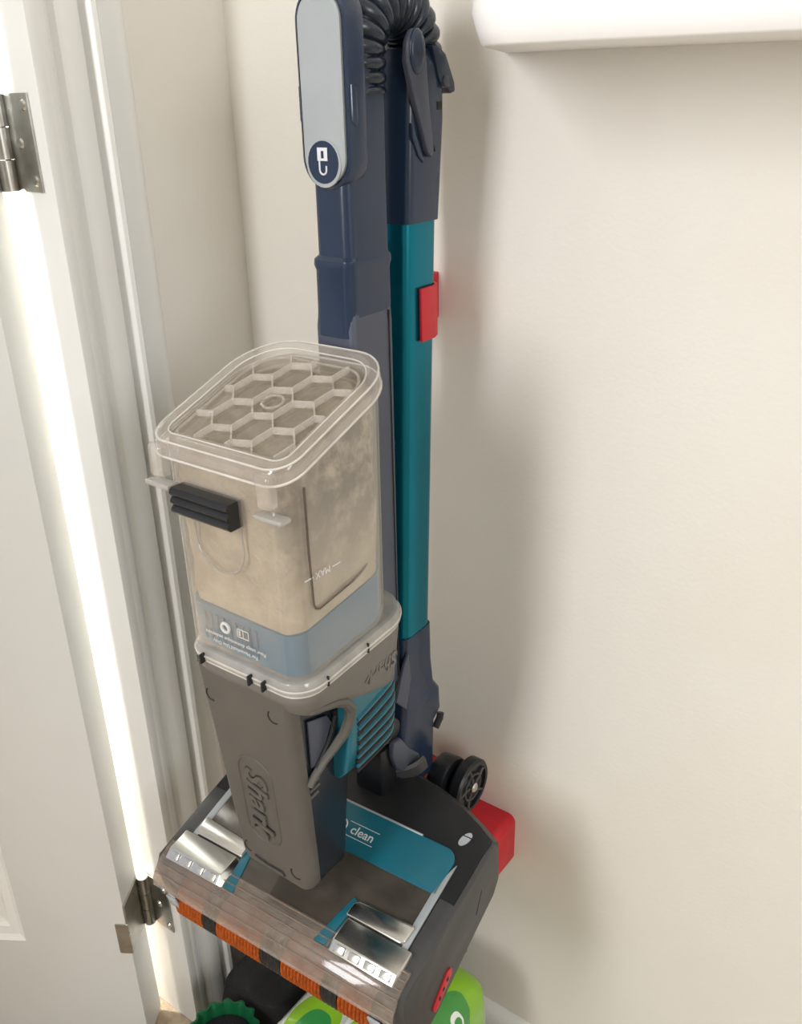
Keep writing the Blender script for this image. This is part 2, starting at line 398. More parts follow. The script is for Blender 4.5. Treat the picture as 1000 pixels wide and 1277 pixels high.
for g, dz, r in ((-.0004, .0020, .0008), (.0010, -.0080, .0009), (-.0085, .0018, .0006)):
    bm = NB(); tube(bm, lid_ring(g, dz), r, 6, True); finish('rim_glint', bm, m_glint, lid)  # thin pale tubes stand in for bright edge highlights on the rim
# honeycomb ribs
sl = math.sqrt(1 + .36 ** 2)
hexs = .0155
cen = (.002, .4160)
inside = lambda x, y: (lambda q: all(((q[(i + 1) % len(q)][0] - q[i][0]) * (y - q[i][1]) - (q[(i + 1) % len(q)][1] - q[i][1]) * (x + XC - q[i][0])) > -1e-9 for i in range(len(q))))(lid_sec(-.0135))
edges = set()
for qx in range(-5, 6):
    for qy in range(-5, 6):
        hx = hexs * 1.5 * qx; hy = hexs * math.sqrt(3) * (qy + .5 * (qx % 2))
        cs = [(round(hx + hexs * math.cos(math.pi / 3 * k), 5), round(hy + hexs * math.sin(math.pi / 3 * k), 5)) for k in range(6)]
        for k in range(6):
            a, b = cs[k], cs[(k + 1) % 6]
            edges.add((min(a, b), max(a, b)))
for a, b in sorted(edges):
    rot = math.radians(12)
    pa, pb = [(cen[0] + p[0] * math.cos(rot) - p[1] * math.sin(rot), cen[1] + (p[0] * math.sin(rot) + p[1] * math.cos(rot)) / sl * 1.05) for p in (a, b)]
    ia, ib = inside(*pa), inside(*pb)
    if not ia and not ib: continue
    if ia != ib:
        if not ia: pa, pb = pb, pa
        lo_, hi_ = 0.0, 1.0
        for _ in range(12):
            mid = (lo_ + hi_) / 2
            if inside(pa[0] + (pb[0] - pa[0]) * mid, pa[1] + (pb[1] - pa[1]) * mid): lo_ = mid
            else: hi_ = mid
        pb = (pa[0] + (pb[0] - pa[0]) * lo_, pa[1] + (pb[1] - pa[1]) * lo_)
    dv = Vector((pb[0] - pa[0], pb[1] - pa[1]))
    if dv.length < .003: continue
    nv = Vector((-dv.y, dv.x)).normalized() * .0006
    bm = NB()
    prism(bm, [(XC + p[0] + q * nv.x, p[1] + q * nv.y, zl(p[1]) - .0042) for p, q in ((pa, -1), (pb, -1), (pb, 1), (pa, 1))], (0, 0, .0046))
    finish('rib', bm, m_rib, lid)
bm = NB(); tube(bm, [(XC + cen[0] + .008 * math.cos(a), cen[1] + .0065 * math.sin(a), zl(cen[1] + .0065 * math.sin(a)) - .001) for a in [2 * math.pi * i / 20 for i in range(20)]], .0010, 6, True)
finish('rib_ring', bm, m_lidrim, lid)
# front catches and black release bar
for sgn in (-1, 1):
    bm = NB(); x = XC + sgn * .048
    box(bm, x - .0065, x + .0065, .3535, .3625, .768, .791)
    finish('lid_catch', bm, m_lidrim, lid, bev=.0028, seg=3)
    bm = NB(); x = XC + sgn * .050
    box(bm, x - .012, x + .012, .3535, .3640, .7600, .7640)
    finish('lid_tab', bm, m_ring, lid, bev=.0018)
lat = []
bm = NB()
pr = []
for i in range(25):
    t = i / 24; z = .7465 + .0185 * t
    pr.append((.3535 - .0022 * abs(math.sin(t * math.pi * 3)) - .0010, z))
pr += [(.3635, .7650), (.3635, .7465)]
x0, x1 = XC - .0335, XC + .0190
loft(bm, [[(x, y, z + (x - XC) * 0.0) for y, z in pr] for x in (x0, x1)])
finish('release_bar', bm, m_black, lid, angle=30, label='black ridged release bar')

# --- motor housing and collar under the cup
def mot_sec(s=1.0, g=0.0):
    return [(XC + .0045 + x * s, .4145 + (y - .4145) * s) for x, y in rrect(-.0535 - g, .0570 + g, .3610 - g, .4880 + g, (.030 + g, .030 + g, .017 + g, .017 + g), 8)]
bm = NB()
zc = lambda y: .6205 + (y - .3605) * .06
zlow = lambda y: .592 if y < .385 else .574
mh = []
for dz, s, g in ((0.004, .955, .0015), (0, .96, .0030), (-.004, .96, .0030)):
    mh.append([(x, y, zc(y) + dz + .004) for x, y in mot_sec(s, g)])
low = [(x, y, .6155 - (y - .3605) * .30) for x, y in mot_sec(.93, .0005)]
low2 = [(x, y, z - .006) for x, y, z in [(x, y, .6165 - (y - .3605) * .30) for x, y in mot_sec(.89, 0)]]
loft(bm, mh + [low, low2])
mot = finish('motor_housing', bm, m_grey, V, angle=40)
bm = NB()
cr = [(.955, .0005, .0185), (.96, .0030, .0175), (.96, .0050, .0135), (.96, .0052, .0095), (.96, .0032, .0075), (.955, -.011, .0085), (.955, -.011, .0175)]
rr = [[(x, y, zc(y) + dz) for x, y in mot_sec(s, g)] for s, g, dz in cr]
loft(bm, rr + [rr[0]], False, False)
finish('collar', bm, m_ring, mot, angle=30, label='clear rim around the cup bottom')
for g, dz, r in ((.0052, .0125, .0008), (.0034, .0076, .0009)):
    bm = NB(); tube(bm, [(x, y, zc(y) + dz) for x, y in mot_sec(.96, g)], r, 6, True); finish('collar_glint', bm, m_glint, mot)  # highlights along the collar edges put in as pale tubes
for (x, y) in ((XC - .030, .3555), (XC + .017, .3555), (XC + .030, .3555)):
    bm = NB(); box(bm, x - .0007, x + .0007, y - .0012, y + .003, zc(y) + .008, zc(y) + .0155)
    finish('notch', bm, m_line, mot)
for y in (.384, .428):
    x = XC + .0635; bm = NB(); box(bm, x - .002, x + .0012, y - .0007, y + .0007, zc(y) + .008, zc(y) + .0155)
    finish('notch', bm, m_line, mot)
bm = text_bm('Shark', .0165, .0006, .25, .0004)
finish('raised_writing', bm, m_grey, mot, T=frame((XC + .0604, .4480, .6080), (0, -1, .02), (0, 0, -1)), label='raised letters')

# --- exhaust vent
bm = NB()
vs = []
for z, s, y0, y1 in ((.600, 1, .4130, .4840), (.565, 1, .4125, .4850), (.545, .97, .4120, .482), (.527, .90, .4115, .468), (.519, .78, .412, .450)):
    vs.append([(XC + x * s, y, z) for x, y in rrect(-.0535, .0560, y0, y1, (.026, .026, .003, .003), 6)])
loft(bm, vs)
vent = finish('exhaust_vent', bm, m_teal2, V, angle=45)
for sgn in (-1, 1):
    for k in range(6):
        bm = NB(); pts = []
        for i in range(13):
            t = i / 12; y = .4215 + .061 * t
            x = .0560 - (max(0, y - .460) / .026) ** 2 * .022
            z = .574 - k * .0090 - .010 * math.sin(t * 1.5) + .026 * t * (1 - k * .05)
            lim = 1 - max(0, .56 - z) * 1.6
            pts.append((XC + sgn * x * lim, y, z))
        tube(bm, pts, .0017, 6); finish('slat', bm, m_teal2, vent)
        bm = NB(); tube(bm, [(p[0] - sgn * .0004, p[1], p[2] - .0045) for p in pts], .0018, 6); finish('vent_gap', bm, m_line, vent)

# --- battery column with the front panel
bm = NB()
cs = []
for z, hw, y0, y1, cx in ((.618, .0440, .3690, .440, -.003), (.594, .0430, .3700, .436, -.003), (.52, .0400, .3765, .4320, -.0015), (.44, .0376, .3810, .4240, 0), (.430, .0368, .3815, .4230, 0), (.4262, .0340, .3830, .4210, 0)):
    cs.append([(XC + cx + x, y, z) for x, y in rrect(-hw, hw, y0, y1, (.006, .006, .004, .004), 4)])
loft(bm, cs)
bat = finish('battery_column', bm, m_side, V, angle=40)
yfz = lambda z: .3640 + (.622 - z) * .066
bm = NB()
fp = []
for z, hw, cx in ((.622, .0465, -.0035), (.600, .0450, -.0035), (.52, .0420, -.0015), (.445, .0390, 0), (.432, .0380, 0), (.4265, .0350, 0)):
    y0 = yfz(z)
    fp.append([(XC + cx + x, y, z) for x, y in rrect(-hw, hw, y0, y0 + .012, (.001, .001, .007, .007), 4)])
loft(bm, fp)
pan_ = finish('front_panel', bm, m_panel, bat, angle=35, label='grey front panel with raised writing')
bm = text_bm('Shark', .0295, .0010, .28, .0005, sx=1.0)
finish('raised_writing', bm, m_panel, bat, T=frame((XC - .004, yfz(.502) - .0008, .502), (0, .046, -1), (1, 0, 0)))
bm = text_bm('Shark', .0295, .0006, .28, .0008, sx=1.0)
finish('writing_shadow_line', bm, m_line, bat, T=frame((XC - .0046, yfz(.502) - .0001, .5025), (0, .046, -1), (1, 0, 0)))
bm = NB()
P = [(XC - .004 + x, z) for x, z in rrect(-.0175, .0175, .4585, .5460, .0165, 8)]
tube(bm, [(x, yfz(z), z) for x, z in P], .0011, 6, True); finish('panel_recess_line', bm, m_panel, bat)
for (x, z, a0) in ((-.037, .592, 2.2), (.027, .599, 2.4), (-.0265, .441, 2.0), (.024, .4405, 2.6)):
    bm = NB(); tube(bm, [(XC + x + .0052 * math.cos(a), yfz(z + .0052 * math.sin(a)) - .0001, z + .0052 * math.sin(a)) for a in [a0 + 2.9 * i / 10 for i in range(11)]], .0006, 6)
    finish('screw_cap_line', bm, m_line, bat)
bm = NB(); tube(bm, [(XC - .021, yfz(.4345), .4345), (XC - .008, yfz(.4325), .4325), (XC + .009, yfz(.433), .433), (XC + .0108, yfz(.4315), .4295)], .0013, 6)
finish('slot', bm, m_line, bat)
for sgn in (-1, 1):
    hx = lambda z: XC + sgn * (.0385 + (z - .44) * .0200)
    bm = NB()
    poly = [(.3835, .590), (.4040, .583), (.4085, .574), (.4010, .560), (.3890, .5475), (.3845, .5470)]
    prism(bm, [(hx(z) - sgn * .001, y, z) for y, z in poly], (sgn * .002, 0, 0)); finish('latch_plate', bm, m_duct, bat, bev=.0006)
    bm = NB(); tube(bm, [(XC + sgn * x, y, z) for y, z, x in ((.374, .6105, .0560), (.385, .6085, .0572), (.396, .6055, .0576), (.407, .5995, .0576), (.4140, .590, .0565), (.4150, .580, .0545), (.4115, .566, .0510), (.404, .556, .047), (.395, .548, .044), (.387, .541, .0425), (.381, .533, .041))], [.002, .003, .0036, .0042, .0046, .0044, .0040, .0036, .0034, .0034, .003], 8)
    finish('latch_lip', bm, m_panel, bat, label='curved grey lip around the release recess')
    bm = NB(); tube(bm, [(hx(z) + sgn * .001, y, z) for y, z in ((.4115, .585), (.4135, .578), (.4070, .563), (.3960, .550), (.389, .5445))], .0028, 8); finish('latch_trigger', bm, m_black, bat)
    for k in range(4):
        bm = NB(); z = .538 - k * .006; tube(bm, [(hx(z), .3815, z), (hx(z) + sgn * .0006, .3900 + .002 * math.sin(k), z + .002)], .0012, 6); finish('grip_ridge', bm, m_panel, bat)

# --- spine (duct) and neck
bm = NB()
loft(bm, [[(XC + x, y, z) for x, y in rrect(-hw, hw, y0, y1, .005, 4)] for z, hw, y0, y1 in ((.535, .0175, .482, .5270), (.60, .0180, .482, .5290), (.845, .0180, .484, .5305), (.862, .0170, .486, .530))])
spine = finish('spine_duct', bm, m_duct, V, angle=40)
bm = NB(); tube(bm, [(XC + .0182, .5235, z) for z in (.54, .62, .72, .80, .853)], .0007, 6); finish('seam', bm, m_line, spine)
bm = NB(); prism(bm, [(XC + .0175, y, z) for y, z in ((.4820, .704), (.4910, .7015), (.4935, .694), (.4910, .6865), (.482, .6835))], (.0022, 0, 0)); finish('cup_catch', bm, m_grey, spine, bev=.0006)
bm = NB()
def neck_sec(hw, y0, y1, r): return rrect(-hw, hw, y0, y1, (.004, .004, r, r), 6)
ns = [(.8395, .0175, .4830, .5300, .008), (.884, .0175, .4840, .5300, .008), (.8875, .0185, .4832, .5306, .008), (.8915, .0183, .4835, .5306, .008), (.894, .0162, .4862, .5300, .008), (.944, .0160, .4865, .5300, .008), (.985, .0165, .487, .5305, .008), (1.000, .0165, .488, .5305, .008), (1.012, .0165, .492, .502, .004)]
loft(bm, [[(XC + x, y, z + (.028 * max(0, (y - .483) / .047) ** 1.5 * .62 if k == 0 else 0)) for x, y in neck_sec(hw, y0, y1, r)] for k, (z, hw, y0, y1, r) in enumerate(ns)])
neck = finish('neck', bm, m_navy, V, angle=40)
# --- handle
HY = .0095
hs = lambda hw, z0_, z1_, r: rrect(-hw, hw, z0_, z1_, r, 9)
bm = NB()
def cap(hw, z0_, z1_, y): return [(XC + x, y + HY, z) for x, z in hs(hw, z0_, z1_, min(hw * .98, (z1_ - z0_) / 2 * .98))]
loft(bm, [cap(.0205, .936, 1.056, .4930), cap(.0215, .9355, 1.0565, .4890), cap(.0215, .9355, 1.0565, .4800), cap(.0203, .937, 1.055, .4765), cap(.0185, .939, 1.053, .4755), cap(.0175, .940, 1.052, .4772)])
hand = finish('handle', bm, m_navy, V, angle=32)
bm = NB(); loft(bm, [cap(.0170, .9405, 1.0515, .4790), cap(.0170, .9405, 1.0515, .4745), cap(.0155, .942, 1.050, .4733)]); finish('grip_inlay', bm, m_silver, hand, angle=32, label='silver grey inlay along the handle')
bm = NB()
ell = lambda a, b, y, cz: [(XC + a * math.cos(t), y + HY, cz - .003 + b * math.sin(t)) for t in [2 * math.pi * i / 28 for i in range(28)]]
loft(bm, [ell(.0145, .0150, .4745, .9565), ell(.0145, .0150, .4728, .9565)]); finish('button_ring', bm, m_silver, hand, angle=32)
bm = NB(); loft(bm, [ell(.0128, .0133, .4735, .9570), ell(.0125, .0130, .4722, .9570)]); finish('lock_button', bm, m_navy, hand, angle=32, label='round dark button with a padlock sign')
bm = NB(); by = .4719 + HY; BZ = -.003
box(bm, XC - .0042, XC + .0042, by, by + .0008, .9550, .9565); box(bm, XC - .0042, XC + .0042, by, by + .0008, .9610, .9630)
box(bm, XC - .0042, XC - .0012, by, by + .0008, .9565, .9610); box(bm, XC + .0012, XC + .0042, by, by + .0008, .9565, .9610)
finish('padlock_sign', bm, m_print, hand)
bm = NB(); tube(bm, [(XC - .0028, by + .0004, .955), (XC - .0028, by + .0004, .9500)] + [(XC + .0028 * math.cos(a), by + .0004, .9495 + .0028 * math.sin(a)) for a in [math.pi + math.pi * i / 8 for i in range(9)]] + [(XC + .0028, by + .0004, .9520)], .0007, 6)
finish('padlock_sign', bm, m_print, hand)
for sgn in (-1, 1):
    bm = NB(); prism(bm, [(XC + sgn * .0195, y + HY, z) for y, z in ((.4775, 1.000), (.4775, .978), (.481, .974), (.4835, .980), (.4830, .997))], (sgn * .0030, 0, 0)); finish('thumb_wing', bm, m_navy, hand, bev=.0014)
    bm = NB(); cyl(bm, (XC + sgn * .0150, .4960, .9880), (XC + sgn * .0178, .4960, .9880), .0022, n=12); finish('screw_hole', bm, m_line, hand)
bm = NB(); box(bm, XC - .0162, XC + .0162, .5080, .5295, .9955, 1.0170)
finish('hose_socket', bm, m_hose, neck, bev=.001)
# --- hose
bm = NB()
HR, hr, hc = .0325, .0180, (.5520, 1.0155)
path = []; rad = []
Nn = 330
for i in range(Nn + 1):
    s = -.022 + (.022 * 2 + math.pi * HR) * i / Nn
    if s < 0: p = (XC, hc[0] - HR, hc[1] + s)
    elif s > math.pi * HR: p = (XC, hc[0] + HR, hc[1] - (s - math.pi * HR))
    else:
        a = math.pi - s / HR; p = (XC, hc[0] + HR * math.cos(a), hc[1] + HR * math.sin(a))
    path.append(p); ph = (s / .0086) % 1.0
    rad.append(hr + .0038 * (abs(math.sin(math.pi * ph)) ** .6) - .0018)
tube(bm, path, rad, 28); finish('hose', bm, m_hose, V, angle=60, label='black ribbed bend of hose')
# --- wand head behind the hose
bm = NB()
loft(bm, [[(XC + x, y, z) for x, y in rrect(-hw, hw, y0, y1, .006, 4)] for z, hw, y0, y1 in ((.908, .0195, .549, .589), (.93, .020, .5495, .5905), (.975, .0205, .551, .594), (1.010, .0205, .553, .594), (1.020, .018, .556, .590))])
wand = finish('wand_head', bm, m_navy, V, angle=40)
bm = NB()
lv = [(.5420, 1.012), (.5435, 1.024), (.5490, 1.031), (.5560, 1.032), (.5625, 1.026), (.5650, 1.012), (.5680, .985), (.5730, .958), (.5705, .951), (.5650, .955), (.5580, .972), (.5490, .992)]
prism(bm, [(XC + .0200, y, z) for y, z in lv], (.0050, 0, 0)); finish('lever', bm, m_duct, wand, bev=.0015)
bm = NB()
bmesh.ops.create_uvsphere(bm, u_segments=20, v_segments=10, radius=1, matrix=Matrix.Translation((XC + .0250, .5530, 1.018)) @ Matrix.Diagonal((.0040, .0085, .0140, 1))); finish('lever_knob', bm, m_navy, wand)
bm = NB(); prism(bm, [(XC - .004, y, z) for y, z in ((.5755, 1.022), (.583, 1.0225), (.5925, 1.017), (.6035, .999), (.6045, .993), (.5985, .9915), (.5935, .996), (.5880, .996), (.5835, 1.002), (.5805, 1.010))], (.026, 0, 0)); finish('clasp', bm, m_navy, wand, bev=.0015)
bm = NB(); prism(bm, [(XC + .0205, y, z) for y, z in ((.5895, 1.0035), (.5935, 1.003), (.5955, .9955), (.5885, .9965), (.5875, 1.000))], (.0030, 0, 0)); finish('clasp_tip', bm, m_duct, wand, bev=.0007)
bm = NB(); box(bm, XC + .0190, XC + .0209, .5830, .5885, .9818, .9872); finish('square_hole', bm, m_line, wand)
bm = NB(); tube(bm, [(XC + .0204, y, z) for y, z in ((.5690, 1.005), (.5695, .985), (.5735, .968), (.5805, .955))], .0006, 6); finish('seam', bm, m_line, wand)
bm = NB(); prism(bm, [(XC + .0175, y, z) for y, z in ((.551, .975), (.555, .970), (.5645, .952), (.5645, .948), (.558, .953), (.551, .966))], (.0045, 0, 0)); finish('hook', bm, m_navy, wand, bev=.001)
# --- pole, lower joint
bm = NB()
pc = lambda z: .569 - (.912 - z) * .043
loft(bm, [[(XC + x, y, z) for x, y in rrect(-.0180, .0180, pc(z) - .0195, pc(z) + .0195, .0085, 5)] for z in (.5655, .912)])
finish('pole', bm, m_teal, V, angle=25, label='teal metal tube')
bm = NB()
jl = [(.5675, .0185, .5340, .5745), (.53, .0190, .5320, .5745), (.505, .0195, .5300, .5770), (.493, .0205, .528, .5850), (.470, .0205, .524, .5865), (.462, .0200, .522, .5770), (.44, .0195, .520, .5765), (.405, .0190, .520, .5760)]
loft(bm, [[(XC + x, y, z) for x, y in rrect(-hw, hw, y0, y1, .006, 4)] for z, hw, y0, y1 in jl])
jo = finish('lower_joint', bm, m_navy, V, angle=40)
bm = NB(); tube(bm, [(XC + .0195, .5760, .4505), (XC + .0200, .5830, .4575), (XC + .0195, .5850, .4625)], .0035, 8); finish('joint_catch', bm, m_black, jo)
for sgn in (-1, 1):
    bm = NB(); prism(bm, [(XC + sgn * .0160, y, z) for y, z in ((.5090, .478), (.5200, .4760), (.5330, .4560), (.5480, .4400), (.5460, .4270), (.5330, .4250), (.5120, .4480), (.5070, .4630))], (sgn * .0060, 0, 0)); finish('joint_cheek', bm, m_duct, jo, bev=.0018)
    bm = NB(); prism(bm, [(XC + sgn * .0185, y, z) for y, z in ((.515, .517), (.530, .500), (.5375, .53), (.5345, .557), (.5275, .548))], (sgn * .003, 0, 0)); finish('joint_rib', bm, m_duct, jo, bev=.001)
bm = NB(); box(bm, XC - .0155, XC + .0155, .498, .535, .418, .47); finish('joint_block', bm, m_black, jo, bev=.004)
bm = NB(); cyl(bm, (XC - .018, .512, .487), (XC + .018, .512, .487), .012); finish('joint_pin', bm, m_black, jo, bev=.001)

# ------------------------------------------------------------------ floor head (u right, v back, w up; nose tipped down)
AL, BE = math.radians(16), math.radians(2.6)
eu = Vector((math.cos(BE), math.sin(BE), 0))
ev = Vector((-math.sin(BE) * math.cos(AL), math.cos(BE) * math.cos(AL), math.sin(AL)))
TH_ = frame((XC, .3665, .3840), eu, ev)
prof = [(-.010, -.008), (-.002, .0015), (.06, .0015), (.128, .0), (.143, -.004), (.1500, -.015), (.1415, -.050), (.130, -.059), (.09, -.0645), (.02, -.077), (-.006, -.076), (-.013, -.040)]
def psec(u, s=1.0, back=0.0, vmin=None):
    P = []
    for v, w in prof:
        v2 = .06 + (v - .06) * s; w2 = -.035 + (w + .035) * s
        if v > .1: v2 += back
        if vmin is not None: v2 = max(v2, vmin)
        P.append((u, v2, w2))
    return P
bm = NB()
us = [-.1285, -.112, -.09, -.06, -.03, 0, .03, .06, .09, .112, .1285]
loft(bm, [psec(u, 1, .030 * max(0, 1 - (abs(u) / .128) ** 2.4), .0775) for u in us])
head = finish('floor_head', bm, m_head, V, T=TH_, angle=42, bev=.0)
for sgn in (-1, 1):
    bm = NB(); secs = [psec(sgn * u, s) for u, s in ((.1145, .97), (.1155, 1), (.1230, 1), (.1275, .985), (.1310, .955), (.1320, .92))]
    loft(bm, secs if sgn > 0 else secs[::-1])
    finish('end_cap', bm, m_headside, head, T=TH_, angle=30, label='charcoal end cap')
bm = NB(); box(bm, -.115, .115, -.004, .08, -.073, -.068); finish('base_plate', bm, m_black, head, T=TH_)
# front brush roll in orange and black fingers, rear roll with pale tufts
def vw(u, v, w): return (u, v, w)
segs = [(-.108, -.076, 1), (-.076, -.060, 0), (-.060, -.010, 1), (-.010, .012, 0), (.012, .054, 1), (.054, .070, 0), (.070, .100, 1)]
bc = (.0010, -.0425); br = .0228
bm = NB(); cyl(bm, (-.112, *bc), (.112, *bc), .018, n=24); roll = finish('brush_roll', bm, m_black, head, T=TH_, label='brush roll banded orange and black')
for a, b, k in segs:
    bm = NB(); n = max(3, int((b - a) / .0034)); rings = []
    for i in range(n * 2 + 1):
        u = a + (b - a) * i / (n * 2); r = br if i % 2 else br - (.0036 if k else .0010)
        rings.append([(u, bc[0] + r * math.cos(2 * math.pi * q / 24), bc[1] + r * math.sin(2 * math.pi * q / 24)) for q in range(24)])
    loft(bm, rings); finish('brush_band', bm, m_orange if k else m_black, roll, T=TH_, angle=20)
for sgn in (-1, 1):
    bm = NB(); box(bm, sgn * .1085 - .006, sgn * .1085 + .006, -.0200, -.0180, -.040, -.024); finish('roll_end', bm, m_print2, head, T=TH_, bev=.0008)
bm = NB(); cyl(bm, (-.11, .052, -.040), (.11, .052, -.040), .024, n=24); rear = finish('rear_roll', bm, mat('taupe_roller', '#6d655b', .8), head, T=TH_)
for k in range(12):
    bm = NB(); u = -.095 + k * .0172; bmesh.ops.create_icosphere(bm, subdivisions=1, radius=.0055, matrix=Matrix.Translation((u, .0475, -.0155))); finish('tuft', bm, m_tuft, rear, T=TH_)
# clear window and hooded bumper
bm = NB(); prism(bm, [(-.112, v, w) for v, w in ((.004, .0005), (.078, .0005), (.078, .0025), (.004, .0025))], (.224, 0, 0)); finish('top_window', bm, m_win, head, T=TH_, label='smoky clear window over the rollers')
bm = NB()
bp_ = [(.016, .0035), (.006, .0032), (-.004, .0010), (-.0120, -.0050), (-.0160, -.0090), (-.0180, -.0125), (-.0180, -.0150)]
bi = [(v + .0022 if k > 2 else v, w - .002 if k < 4 else w) for k, (v, w) in enumerate(bp_)][::-1]
prism(bm, [(-.1270, v, w) for v, w in bp_ + bi], (.2540, 0, 0)); bump_ = finish('clear_bumper', bm, m_bump, head, T=TH_, angle=25, bev=.0004, label='hazy clear plastic bumper along the nose')
for v, w, r in ((.0140, .0040, .0009), (.0075, .0038, .0009), (.001, .0026, .0009), (-.0055, .0000, .0008), (-.0120, -.0050, .0010), (-.0180, -.0150, .0017)):
    bm = NB(); tube(bm, [(-.126, v, w), (-.05, v, w), (.05, v, w), (.1265, v, w)], r, 8); finish('bumper_ridge', bm, m_lidrim if r > .0015 else m_bump, bump_, T=TH_)
# teal top panel with silver edge
bm = NB()
tp = rrect(-.1115, .1115, .0775, .1185, (.012, .012, .001, .001), 6)
prism(bm, [(u, v, .0002) for u, v in tp], (0, 0, .0030)); teal = finish('teal_panel', bm, m_teal2, head, T=TH_, bev=.0006)
bm = NB(); tube(bm, [(u, .1188, .0030) for u in (-.098, -.03, .03, .075)], .0011, 6); finish('silver_edge', bm, m_silver, head, T=TH_)
for sgn in (-1, 1):
    bm = NB(); prism(bm, [(sgn * u, v, .0008) for u, v in ((.1120, .012), (.1145, .012), (.1145, .108), (.1120, .100), (.1080, .078), (.1080, .040))], (0, 0, .0024)); finish('silver_edge', bm, m_silver, head, T=TH_, bev=.0005)
    # chrome corner blocks
    s = sgn
    bm = NB(); P = [(s * u, v) for u, v in ((.0560, .0300), (.1080, .0300), (.1110, .0330), (.1120, .0455), (.1100, .0470), (.0610, .0445), (.0565, .0410))]
    loft(bm, [[(u, v, .001) for u, v in P], [(u, v, .0062) for u, v in P]]); finish('chrome_block', bm, m_chrome, head, T=TH_, bev=.0016, seg=3)
    bm = NB(); prism(bm, [(s * u, v, .0015) for u, v in ((.0430, .002), (.0540, .002), (.0580, .044), (.0530, .046))], (0, 0, .0022)); finish('teal_corner', bm, m_teal2, head, T=TH_, bev=.0004)
    bm = NB(); loft(bm, [[(s * (.0540), v, w) for v, w in ((.001, .000), (.022, .0015), (.0270, .0015), (.0270, .000))], [(s * .0600, v, w) for v, w in ((.000, .0042), (.0080, .0085), (.0285, .0060), (.0290, .000))], [(s * .1200, v, w) for v, w in ((-.001, .0042), (.0080, .0085), (.0285, .0060), (.0290, .000))], [(s * .1215, v, w) for v, w in ((.001, .000), (.022, .0015), (.0270, .0015), (.0270, .000))]])
    cb = finish('chrome_block', bm, m_chrome, head, T=TH_, bev=.0008, seg=2, angle=25)
    for k in range(4):
        bm = NB(); u = s * (.068 + k * .0145); prism(bm, [(u - .005, .0010, .0050), (u + .005, .0010, .0050), (u + .005, .0062, .0082), (u - .005, .0062, .0082)], (0, -.0005, .0012)); finish('raised_mark', bm, m_chrome, cb, T=TH_, bev=.0004)
# print on the teal panel
bm = text_bm('clean', .0115, .0001, 0, .0001); finish('printed_writing', bm, m_print, head, T=TH_ @ Matrix.Translation((.0270, .0962, .0034)))
bm = NB(); box(bm, .0105, .0410, .1026, .1031, .0032, .0035); box(bm, .0120, .0410, .0895, .0900, .0032, .0035); finish('printed_line', bm, m_print, head, T=TH_)
bm = NB(); tube(bm, arc((.0035, .0963), .0062, -1.4, 1.4, 12, lambda a, b: (a, b, .0033)), .0007, 6); finish('printed_ring', bm, m_print, head, T=TH_)
bm = NB()
loft(bm, [[(.1085 + a * math.cos(t) * .55 + (.0018 * math.sin(t)), .1325 + a * math.sin(t), w) for t in [2 * math.pi * i / 20 for i in range(20)]] for a, w in ((.0070, -.001), (.0070, .0012))]); finish('foot_sign', bm, m_print2, head, T=TH_)
bm = NB(); box(bm, .1045, .1140, .1345, .1352, .0008, .0016); finish('foot_sign_line', bm, m_head, head, T=TH_ )
# red release on the right end
bm = NB(); P = rrect(-.0055, .0055, -.0175, .0175, .0052, 5)
a = math.radians(24)
rp = [(.0350 + y * math.cos(a) - x * math.sin(a), -.0565 + y * math.sin(a) + x * math.cos(a)) for x, y in P]
prism(bm, [(.1318, v, w) for v, w in rp], (.0018, 0, 0)); rel = finish('roll_release', bm, m_red, head, T=TH_, bev=.0005, label='red brush roll release')
for q in (-.006, .001, .008):
    bm = NB(); box(bm, .1334, .1339, .035 + q - .0014, .035 + q + .0014, -.0585 + q * .44, -.0545 + q * .44); finish('release_sign', bm, m_line, rel, T=TH_)
bm = NB(); tube(bm, [(.1300, .118, -.020), (.1316, .110, -.028), (.1316, .097, -.044)], .0008, 6); finish('scuff_line', bm, m_line, head, T=TH_)
# neck cradle ring at the back
bm = NB(); rings = []
for i in range(25):
    a = math.pi * 1.02 + math.pi * .96 * i / 24; rings.append([(rr_ * math.cos(a), .186 + rr_ * .8 * math.sin(a), w) for rr_, w in ((.034, -.004), (.040, -.004), (.040, .009), (.037, .011), (.034, .009))])
loft(bm, rings); finish('neck_cradle', bm, m_headside, head, T=TH_, angle=40)
# rear wheels
for x in (XC + .055, XC - .055):
    s = 1 if x > XC else -1
    wy, wz, wr = .5885, .3875, .0275
    circ = lambda xx, r, n=28: [(xx, wy + r * math.cos(2 * math.pi * i / n), wz + r * math.sin(2 * math.pi * i / n)) for i in range(n)]
    bm = NB(); loft(bm, [circ(x - s * .014, wr * .86), circ(x - s * .011, wr), circ(x - s * .002, wr), circ(x, wr * .93), circ(x, wr * .80), circ(x - s * .003, wr * .78)]); wh = finish('wheel', bm, m_black, V, angle=35)
    for k in range(5):
        a = 2 * math.pi * k / 5 + .3; bm = NB(); tube(bm, [(x - s * .001, wy + q * math.cos(a + q * 12), wz + q * math.sin(a + q * 12)) for q in (.005, .010, .015, .0215)], .0013, 6); finish('spoke', bm, m_headside, wh)
    bm = NB(); tube(bm, circ(x - s * .001, .0135)[:-1], .0011, 6, True); finish('spoke_ring', bm, m_headside, wh)
    bm = NB(); loft(bm, [circ(x - s * .004, .0050, 16), circ(x + s * .0012, .0050, 16), circ(x + s * .0024, .0036, 16)]); finish('hub', bm, m_chrome, wh, angle=25, label='small chrome hub')
    bm = NB(); cyl(bm, (x - s * .038, wy - .006, wz + .002), (x - s * .018, wy - .006, wz + .002), .023, .024, 24); finish('wheel_arm', bm, m_black, V, bev=.003)

